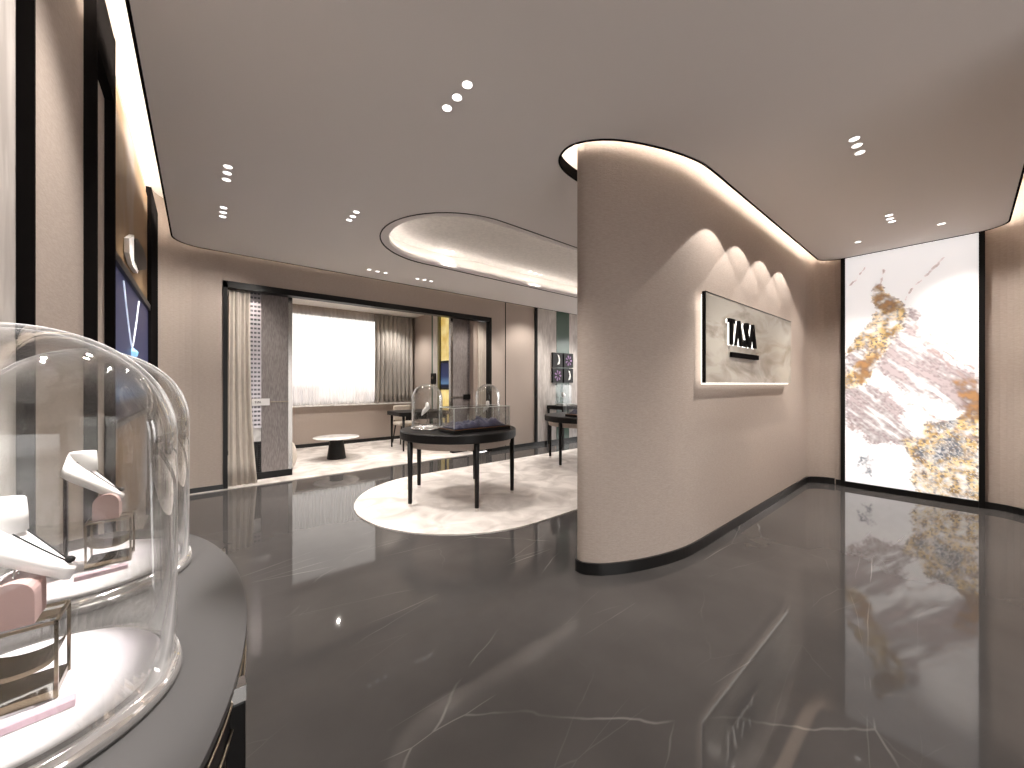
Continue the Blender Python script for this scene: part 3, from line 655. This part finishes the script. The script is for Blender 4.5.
STREAK = [[(0.62, 1.02), (0.82, 1.24), (1.0, 1.36)], [(0.52, 0.56), (0.64, 0.36), (0.76, 0.22)], [(0.30, 0.42), (0.32, 0.2)], [(0.56, 0.86), (0.70, 1.0), (0.9, 1.22)], [(0.55, 1.70), (0.72, 1.86), (0.9, 1.98)], [(0.02, 1.92), (0.14, 2.0)], [(0.04, 0.35), (0.14, 0.16)], [(0.62, 1.1), (0.8, 1.3), (1.0, 1.5)], [(0.9, 2.0), (0.96, 2.05), (1.0, 2.08)]]
nx, nyy = 132, 340
PW, PZ0, PZ1 = 1.145, 0.075, 3.36
VSC = AS * (PZ1 - PZ0) / (3.09 - 0.05)
vs = []; cols = []
def lerp(a, b, t): return tuple(a[i] + (b[i] - a[i]) * t for i in range(3))
def fbm(x, y, s, o=4, seed=0.0):
    r = 0; a = 1; 
    for k in range(o): r += a * noise.noise(Vector((x * s, y * s, seed + k * 7.7))); s *= 2.03; a *= 0.55
    return r
def bb(P, mg): xs = [p[0] for p in P]; ys = [p[1] for p in P]; return min(xs) - mg, max(xs) + mg, min(ys) - mg, max(ys) + mg
LAY = [(MAUVE, 'm'), (GOLD, 'g'), (BROWN, 'b'), (BLUE, 'n')]
LAYB = [([(P, bb(P, 0.1)) for P in pl], k) for pl, k in LAY]
for j in range(nyy + 1):
    vv = VSC * (j / nyy) - (VSC - AS) * 0.93
    for i in range(nx + 1):
        u = i / nx
        vs.append((0, -u * PW, PZ1 - (PZ1 - PZ0) * j / nyy))
        wx = u + 0.05 * fbm(u, vv, 3.2, 6, 1.0); wy = vv + 0.06 * fbm(u, vv, 3.2, 6, 5.0)
        f = fbm(u, vv, 14, 3, 9.0); an = fbm((u + vv) * 1.6, (vv - u) * 11, 1.0, 4, 40.0); g1 = fbm(u, vv, 40, 2, 13.0)
        c = lerp((0.93, 0.92, 0.93), (0.80, 0.78, 0.79), clamp(0.25 + 0.5 * f) * (0.25 + 0.45 * clamp(vv / 2.6)))
        for pls, k in LAYB:
            d = 9.0
            for P, (xa, xb, ya, yb) in pls:
                if xa < wx < xb and ya < wy < yb: d = min(d, sdist(wx, wy, P))
            d -= 0.022
            if d > 0.06: continue
            if k == 'm': a = sstep(0.035, -0.03, d + 0.03 * g1 + 0.05 * an) * clamp(0.85 + 0.4 * f + 1.1 * an); cc_ = lerp((0.15, 0.105, 0.105), (0.46, 0.39, 0.40), clamp(0.5 + 0.5 * f + 0.5 * g1 + 1.3 * an))
            elif k == 'g':
                a = sstep(0.02, -0.02, d + 0.03 * g1) * clamp(0.85 + 0.9 * f); t = clamp(0.5 + 1.0 * fbm(u, vv, 9, 3, 21) + 0.5 * g1)
                cc_ = lerp((0.30, 0.18, 0.07), (0.74, 0.55, 0.27), t) if g1 > -0.22 else (0.20, 0.17, 0.16); a *= clamp(1.05 - 0.7 * fbm(u, vv, 6, 3, 31))
            elif k == 'b': a = sstep(0.02, -0.03, d) * clamp(0.75 + 0.6 * f); cc_ = lerp((0.13, 0.08, 0.07), (0.40, 0.22, 0.10), clamp(0.4 + f))
            else: a = sstep(0.03, -0.04, d + 0.06 * f) * clamp(0.7 + 1.2 * g1); cc_ = (0.13, 0.15, 0.19)
            c = lerp(c, cc_, a)
        if wy > 1.9 and wx > 0.56 and abs(g1) < 0.05: c = lerp(c, (0.85, 0.82, 0.78), 0.6)
        for S in STREAK:
            for q in range(len(S) - 1):
                x1, y1 = S[q]; x2, y2 = S[q + 1]; dx, dy = x2 - x1, y2 - y1
                t = clamp(((wx - x1) * dx + (wy - y1) * dy) / (dx * dx + dy * dy)); dd = math.hypot(wx - x1 - t * dx, wy - y1 - t * dy)
                if dd < 0.02: c = lerp(c, (0.40, 0.30, 0.28), (1 - dd / 0.02) * clamp(0.55 + f))
        cols.append((*c, 1))
fs = []
for j in range(nyy):
    for i in range(nx):
        a = j * (nx + 1) + i; fs.append((a, a + nx + 1, a + nx + 2, a + 1))
ap = thing('lit_artwork', 'tall backlit abstract artwork in white, mauve and gold between black uprights', 'artwork', (6.79, 1.045, 0))
me = bpy.data.meshes.new('picture'); me.from_pydata(vs, [], fs)
ca = me.color_attributes.new('paint', 'FLOAT_COLOR', 'POINT')
ca.data.foreach_set('color', [q for c in cols for q in c])
m = mat('backlit marble print', (1, 1, 1), 0.35); b = m.node_tree.nodes['Principled BSDF']
at = N(m, 'ShaderNodeAttribute'); at.attribute_name = 'paint'
L(m, at.outputs['Color'], b.inputs['Base Color']); L(m, at.outputs['Color'], b.inputs['Emission Color']); b.inputs['Emission Strength'].default_value = 0.235
me.materials.append(m)
po = bpy.data.objects.new('picture', me); COL.objects.link(po); po.parent = ap
MB().box(0.003, 0.028, -PW, 0, PZ0, PZ1).build('light_box', M['white'], ap)
MB().box(-0.02, 0.028, 0.0005, 0.045, 0.0, PZ1).build('upright', M['black'], ap)
MB().box(-0.02, 0.028, -PW - 0.045, -PW - 0.0005, 0.0, PZ1).build('upright', M['black'], ap)
MB().box(-0.02, 0.028, -PW, 0, 0.0, PZ0 - 0.001).build('bottom_rail', M['black'], ap)

# ------------------------------------------------------------------ side room (VIP)
struct(MB().box(-0.32, -0.2, 6.41, 9.3, 0, 3.25), 'wall_side_room_left', M['wall'])
struct(MB().box(4.3, 4.42, 6.41, 9.3, 0, 3.25), 'wall_side_room_right', M['wall'])
WX0, WX1, WZ0, WZ1 = 0.9, 3.9, 0.94, 2.98
rw = MB().box(-0.32, 4.42, 9.2, 9.35, 0, WZ0).box(-0.32, 4.42, 9.2, 9.35, WZ1, 3.25).box(-0.32, WX0, 9.2, 9.35, WZ0, WZ1).box(WX1, 4.42, 9.2, 9.35, WZ0, WZ1)
struct(rw, 'wall_side_room_back', M['wall'])
struct(MB().box(-0.32, 4.42, 6.391, 9.35, 3.12, 3.25), 'ceiling_side_room', M['cove'])
struct(MB().box(-0.2, 4.3, 9.186, 9.2, 0.012, 0.09), 'baseboard_side_room', M['skirt'])
struct(MB().box(0.6, 4.28, 9.08, 9.199, WZ0 - 0.035, WZ0 - 0.002), 'window_sill', M['marblewhite'])
wf = MB().box(WX0, WX1, 9.24, 9.29, WZ0, WZ0 + 0.05).box(WX0, WX1, 9.24, 9.29, WZ1 - 0.05, WZ1).box(WX0, WX0 + 0.05, 9.24, 9.29, WZ0, WZ1).box(WX1 - 0.05, WX1, 9.24, 9.29, WZ0, WZ1)
struct(wf, 'window_1', M['silver'])
struct(MB().box(WX0 + 0.05, WX1 - 0.05, 9.262, 9.268, WZ0 + 0.05, WZ1 - 0.05), 'window_pane', M['windowglass'])
def drape(x0, x1, y, z0, z1, folds, amp, name, m_, label, cat, group=None, flare=0.0, seed=0, thick=0.0):
    n = folds * 12; K = 10; vs = []; fs = []
    r_ = random.Random(seed); ph = [r_.uniform(-0.5, 0.5) for _ in range(folds + 2)]
    for k in range(K + 1):
        t = k / K; z = z1 + (z0 - z1) * t
        for i in range(n + 1):
            u = i / n; fold = u * folds; a = amp * (0.75 + 0.35 * math.sin(ph[int(fold)] * 7)) * (0.8 + 0.4 * t)
            xx = x0 + (x1 - x0) * u + flare * (t ** 3) * (u - 0.1) + 0.25 * a * math.sin(fold * 4 * PI)
            yy = y + a * math.sin(fold * 2 * PI + 0.6 * math.sin(t * 2 + ph[int(fold)] * 3))
            vs.append((xx - (x0 + x1) / 2, yy - y, z))
    for k in range(K):
        for i in range(n): q = k * (n + 1) + i; fs.append((q, q + 1, q + n + 2, q + n + 1))
    o = MB().add(vs, fs, True).build(name, m_, None, ((x0 + x1) / 2, y, 0))
    if thick:
        md = o.modifiers.new('thick', 'SOLIDIFY'); md.thickness = thick
    return tag(o, label, cat, group)
drape(1.40, 3.25, 9.145, WZ0 + 0.004, 3.10, 26, 0.016, 'sheer_curtain', M['sheer'], 'white sheer curtain across the bright window of the side room', 'curtain', seed=3)
drape(3.26, 4.24, 9.105, WZ0 + 0.004, 3.10, 9, 0.035, 'window_drape', M['silvercurtain'], 'silvery grey drape at the right end of the side room window', 'curtain', seed=5, thick=0.004)
drape(1.12, 1.38, 9.105, WZ0 + 0.004, 3.10, 3, 0.03, 'window_drape', M['silvercurtain'], 'narrow grey drape at the left end of the side room window', 'curtain', seed=6, thick=0.004)
drape(0.30, 0.54, 6.36, 0.014, 2.68, 4, 0.022, 'doorway_curtain', M['curtain'], 'taupe floor length curtain at the left side of the opening', 'curtain', flare=0.09, seed=8, thick=0.004)
drape(4.37, 4.575, 6.36, 0.014, 2.68, 4, 0.020, 'doorway_curtain', M['curtain'], 'taupe floor length curtain at the right side of the opening', 'curtain', flare=-0.02, seed=9, thick=0.004)

# screens beside the opening: grey panel with mirror edge, lattice and black quilt
def screen_unit(x0, x1, lx0, lx1, mx0, mx1, label, side, pull):
    t = thing('display_partition', label, 'partition', ((x0 + x1) / 2, 6.58, 0.013), 'partitions at the opening')
    c = (x0 + x1) / 2
    MB().box(x0 - c, x1 - c, -0.03, 0.03, 0.10, 2.95).build('woven_panel', M['greypanel'], t)
    MB().box(min(x0, lx0) - c + 0.003, max(x1, mx1, mx0) - c, -0.028, 0.10, 0, 0.098).build('base', M['black'], t)
    MB().box(mx0 - c, mx1 - c, -0.034, 0.034, 0.10, 2.95).build('mirror_trim', M['mirror'], t)
    lt = MB(); n = 34; ww = lx1 - lx0
    for k in range(4): xx = lx0 - c + 0.001 + (ww - 0.014) * k / 3; lt.box(xx, xx + 0.012, -0.034, -0.024, 0.75, 2.9)
    for k in range(n):
        zz = 0.75 + 2.15 * k / n; lt.box(lx0 - c + 0.002, lx1 - c - 0.002, -0.032, -0.026, zz, zz + 0.034)
    lt.build('lattice', M['lattice'], t)
    MB().box(lx0 - c, lx1 - c, 0.02, 0.03, 0.75, 2.9).build('lattice_backing', mat('smoky backing', (0.10, 0.09, 0.10), 0.3), t)
    MB().box(lx0 - c, lx1 - c, 0.0, 0.03, 0.55, 0.749).build('mid_panel', M['marblewhite'], t)
    qd = MB(); nq = 14
    qd.box(lx0 - c, lx1 - c, 0.0, 0.03, 0.10, 0.549)
    for k in range(nq):
        for q in range(4):
            xx = lx0 - c + ww * (q + 0.5) / 4; zz = 0.115 + 0.43 * k / nq
            qd.add([(xx - ww / 9, 0, zz), (xx + ww / 9, 0, zz), (xx + ww / 9, 0, zz + 0.024), (xx - ww / 9, 0, zz + 0.024), (xx, -0.008, zz + 0.012)], [(0, 1, 4), (1, 2, 4), (2, 3, 4), (3, 0, 4)])
    qd.build('quilted_panel', M['black'], t)
    h = MB().box(pull[0] - c, pull[1] - c, -0.055, -0.0485, 1.075, 1.175).build('handle_plate', M['white'] if side == 'l' else M['black'], t)
    if side == 'l':
        x = pull[0] - c + 0.03; tx = MB(); H = 0.032; z = 1.108
        for polys, dx in ((Tp, 0), (Ap, 0.48), (Sp, 1.18), (Ap, 1.62)):
            for p in polys: tx.xzprism([(x + (a + dx) * H * 1.05, z + b_ * H) for a, b_ in p], -0.057, -0.0552)
        tx.build('lettering', M['black'], h)
    MB().box(min(pull[2], pull[3]) - c, max(pull[2], pull[3]) - c, -0.048, -0.034, 1.120, 1.128).build('pull_bar', M['bronze'], t)
screen_unit(0.69, 1.03, 0.545, 0.689, 1.031, 1.085, 'grey woven partition with silver lattice beside the left curtain', 'l', (0.575, 0.79, 0.78, 1.03))
screen_unit(3.90, 4.24, 4.241, 4.365, 3.845, 3.899, 'grey woven partition with silver lattice beside the right curtain', 'r', (4.13, 4.33, 3.85, 4.14))

# right wall of the side room
struct(MB().box(4.27, 4.299, 8.04, 8.16, 0.013, 3.11), 'trim_10', M['green'])
struct(MB().box(4.24, 4.299, 7.80, 8.035, 0.013, 3.11), 'trim_11', M['stripe'])
struct(MB().box(4.23, 4.299, 7.70, 7.795, 0.013, 3.11), 'trim_12', M['olive'])
ga = thing('yellow_artwork', 'yellow gold artwork panel in the side room behind the right partition', 'artwork', (4.298, 7.3, 0))
MB().box(-0.03, -0.002, -0.55, 0.395, 1.93, 3.08).build('canvas', M['yellow'], ga); MB().box(-0.03, -0.002, -0.55, 0.395, 0.10, 1.27).build('lower_canvas', M['yellow'], ga)
sc2 = thing('side_room_screen', 'navy blue screen set into the yellow artwork in the side room', 'screen', (4.298, 7.3, 0))
MB().box(-0.034, -0.002, -0.55, 0.395, 1.32, 1.88).build('display_panel', M['screen'], sc2)
MB().box(-0.045, -0.002, -0.55, 0.395, 1.275, 1.319).build('bottom_frame', M['black'], sc2); MB().box(-0.045, -0.002, -0.55, 0.395, 1.881, 1.925).build('top_frame', M['black'], sc2)
pk = thing('small_wall_picture', 'small dark framed picture on the pale post in the side room', 'picture', (4.238, 7.98, 1.40))
MB().box(-0.03, 0, -0.10, 0.10, 0, 0.25).build('frame', M['black'], pk)
MB().xzprism([(-0.001, 0), (0.001, 0), (0.001, 0.01)], -0.01, 0.01)
MB().lathe([(0.001, -0.03), (0.03, 0), (0.001, 0.05)], 10, (-0.032, 0, 0.14)).build('image', M['bronze'], pk)

# round coffee table
ct = thing('coffee_table', 'low round coffee table with white top and black cone base on the carpet', 'coffee table', (1.965, 7.50, 0.0125))
MB().lathe([(0.001, 0.378), (0.375, 0.385), (0.398, 0.396), (0.395, 0.401), (0.001, 0.392)], 56).build('tabletop', M['marblewhite'], ct)
MB().lathe([(0.001, 0), (0.165, 0), (0.165, 0.01), (0.112, 0.37), (0.12, 0.377), (0.001, 0.377)], 40, smooth=False).build('base', M['blackmatt'], ct)
# pouf armchair half hidden behind the left partition
pf = thing('tub_armchair', 'rounded beige tub armchair half hidden behind the left partition', 'armchair', (0.88, 7.15, 0.0125))
MB().lathe([(0.001, 0.0), (0.26, 0.0), (0.34, 0.05), (0.37, 0.16), (0.36, 0.30), (0.33, 0.40), (0.26, 0.43), (0.001, 0.44)], 40).build('seat', M['curtain'], pf)
bk = []
for k in range(17):
    a = math.radians(70 + 180 * k / 16); bk.append((0.30 * math.cos(a), 0.30 * math.sin(a), 0.47 + 0.07 * math.sin(PI * k / 16)))
MB().tube(bk, 0.062, 12).build('backrest', M['curtain'], pf)

# desk and chair
dk = thing('writing_desk', 'black desk with slim tapered legs against the side room right wall', 'desk', (3.70, 7.72, 0.0125))
MB().prism([(-0.56 + 0.12 * 1, -0.42)] + [(0.56, -0.42), (0.56, 0.42), (-0.44, 0.42)] + arc(-0.44, 0.30, 0.12, 90, 180, 6)[1:] + arc(-0.44, -0.30, 0.12, 180, 270, 6)[:-1], 0.72, 0.80).build('desktop', M['blackmatt'], dk, bevel=0.004)
for (lx, ly) in ((-0.47, -0.33), (-0.44, 0.36), (0.50, -0.36), (0.50, 0.36)):
    MB().tube([(lx, ly, 0.72), (lx, ly, 0.0)], [0.028, 0.016], 12).build('leg', M['blackmatt'], dk)
MB().box(-0.42, 0.52, -0.35, -0.32, 0.64, 0.719).build('apron', M['blackmatt'], dk)
ch = thing('desk_chair', 'beige upholstered chair with black legs behind the desk', 'chair', (3.75, 8.45, 0.0125))
MB().box(-0.23, 0.23, -0.22, 0.23, 0.42, 0.50).build('seat', M['curtain'], ch, bevel=0.03)
MB().box(-0.22, 0.22, 0.18, 0.25, 0.52, 0.88).build('backrest', M['curtain'], ch, bevel=0.03)
for sx in (-1, 1):
    for sy in (-1, 1): MB().tube([(sx * 0.18, sy * 0.17, 0.42), (sx * 0.23, sy * 0.22, 0.004)], [0.018, 0.011], 10).build('leg', M['blackmatt'], ch)
    MB().tube([(sx * 0.19, 0.215, 0.47), (sx * 0.19, 0.215, 0.58)], 0.012, 8).build('back_post', M['blackmatt'], ch)

# hazy city beyond the window
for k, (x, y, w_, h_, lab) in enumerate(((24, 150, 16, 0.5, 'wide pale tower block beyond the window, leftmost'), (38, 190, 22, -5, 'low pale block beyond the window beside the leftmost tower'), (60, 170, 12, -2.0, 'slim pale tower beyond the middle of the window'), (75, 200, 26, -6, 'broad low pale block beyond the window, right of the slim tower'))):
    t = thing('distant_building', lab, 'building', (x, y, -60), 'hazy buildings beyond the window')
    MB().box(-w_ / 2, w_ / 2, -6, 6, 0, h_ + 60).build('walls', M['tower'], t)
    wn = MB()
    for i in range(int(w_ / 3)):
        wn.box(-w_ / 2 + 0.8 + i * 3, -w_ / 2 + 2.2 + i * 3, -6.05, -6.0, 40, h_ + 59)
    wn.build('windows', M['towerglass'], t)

# ------------------------------------------------------------------ downlights
def at(px, py, z):
    D = (z - EYE) * F_PX / (384 - py); rgt = Vector((FWD.y, -FWD.x, 0))
    p = FWD * D + rgt * ((px - 512) / F_PX * D); return p.x, p.y
groups = [
 ('above the nearest floor area', [(447, 108), (457, 97.3), (467.3, 84.6)], ZC, ('lower left', 'middle', 'upper right')),
 ('near the left wall, upper cluster', [(228, 166.7), (227.2, 173), (226.5, 179.6)], ZC, ('top', 'middle', 'bottom')),
 ('near the left wall, lower cluster', [(223.5, 207.6), (223.2, 212.4), (222.7, 216.5)], ZC, ('top', 'middle', 'bottom')),
 ('left of the oval ceiling recess', [(356.4, 212), (352.8, 216.5), (349.2, 220)], ZC, ('upper right', 'middle', 'lower left')),
 ('above the opening, left cluster', [(369.3, 269.5), (377.5, 271.5), (385.5, 273)], ZC, ('left', 'middle', 'right')),
 ('above the opening, right cluster', [(417.5, 278.8), (424.5, 279.8), (431, 281.2)], ZC, ('left', 'middle', 'right')),
 ('inside the oval recess at left', [(445, 250.7), (452.5, 251.7)], 3.335, ('left', 'right')),
 ('inside the oval recess at right', [(530, 271.5), (535.5, 273.5), (540.5, 274.8)], 3.335, ('left', 'middle', 'right')),
 ('in front of the sign wall', [(854.3, 139), (857, 145.5), (860, 152.5)], ZC, ('top', 'middle', 'bottom')),
 ('before the lit artwork', [(889, 215.3), (889.8, 218.8), (892, 221.5)], ZC, ('top', 'middle', 'bottom')),
 ('alone at the left of the lit artwork', [(858, 242)], ZC, ('single',)),
 ('alone at the right of the lit artwork', [(941.5, 223.8)], ZC, ('single',)),
]
proto = None
ENERGY = [84, 60, 72, 70, 50, 56, 14, 16, 66, 70, 30, 34]
for gi, (where, pts, z, words_) in enumerate(groups):
    sx = sy = 0
    for (px, py), wd in zip(pts, words_):
        x, y = at(px, py, z); sx += x; sy += y
        if proto is None:
            t = proto = thing('downlight', '', 'downlight', (x, y, z), 'recessed ceiling downlights')
            MB().lathe([(0.028, -0.001), (0.034, -0.003), (0.034, -0.0005), (0.028, 0.0005)], 24, closed=True).build('trim_ring', M['ceiling'], t)
            MB().lathe([(0.001, -0.0025), (0.0275, -0.0025), (0.0275, -0.0005), (0.001, -0.0005)], 24, smooth=False).build('diffuser', M['lamp'], t)
        else:
            t = copy_tree(proto); t.location = (x, y, z)
        t['label'] = ('%s round white ceiling downlight %s' % (wd, where)) if wd == 'single' else '%s downlight of the round white cluster %s' % (wd, where)
    k = len(pts); x, y = sx / k, sy / k
    spot('downlight_beam', (x, y, z - 0.03), ENERGY[gi], 92, 0.65, 0.06)
# scallops on the feature wall
for x in (3.48, 4.13, 4.79, 5.45):
    spot('wall_washer', (x, 1.44 - 0.34, ZC - 0.05), 15, 98, 0.08, 0.01)
# side room and counter accents
spot('side_room_beam', (2.0, 7.5, 3.05), 75, 130, 0.8, 0.012)
spot('side_room_beam', (3.6, 8.6, 3.05), 52, 120, 0.8, 0.06)
spot('side_room_beam', (0.9, 7.2, 3.05), 36, 120, 0.8, 0.06)
spot('case_beam', (0.15, 0.95, 3.05), 190, 22, 0.6, 0.03, aim=(-0.24, 0.90, 0.95), color=(1.0, 0.96, 0.95))
spot('case_beam', (0.15, 1.6, 3.05), 190, 22, 0.6, 0.03, aim=(-0.24, 1.45, 0.95), color=(1.0, 0.96, 0.95))
spot('table_beam', (2.5, 4.05, 3.3), 38, 60, 0.6, 0.05)
spot('table_beam', (5.22, 4.35, 3.3), 40, 70, 0.6, 0.05)
spot('hall_beam', (6.9, 5.3, 3.05), 50, 120, 0.7, 0.05)
spot('opening_fill', (4.15, 5.45, 3.05), 34, 70, 0.7, 0.05, aim=(4.2, 6.5, 1.3))  # added spot without a fixture, brightens the right partition
spot('hall_beam', (5.5, 5.4, 3.05), 36, 100, 0.7, 0.05, aim=(5.5, 6.2, 1.2))  # added without a fixture to brighten the back wall here
spot('left_wall_fill', (0.55, 1.9, 3.05), 40, 80, 0.8, 0.05, aim=(-0.42, 1.9, 1.7))  # fill spot added for the near left wall, no fixture
spot('left_wall_fill', (0.75, 5.0, 3.05), 46, 90, 0.8, 0.05, aim=(0.0, 6.1, 1.6))  # fill spot added for the far left corner, no fixture
spot('right_wall_beam', (6.2, 0.4, 3.05), 26, 90, 0.8, 0.02, aim=(6.5, -0.4, 1.4))
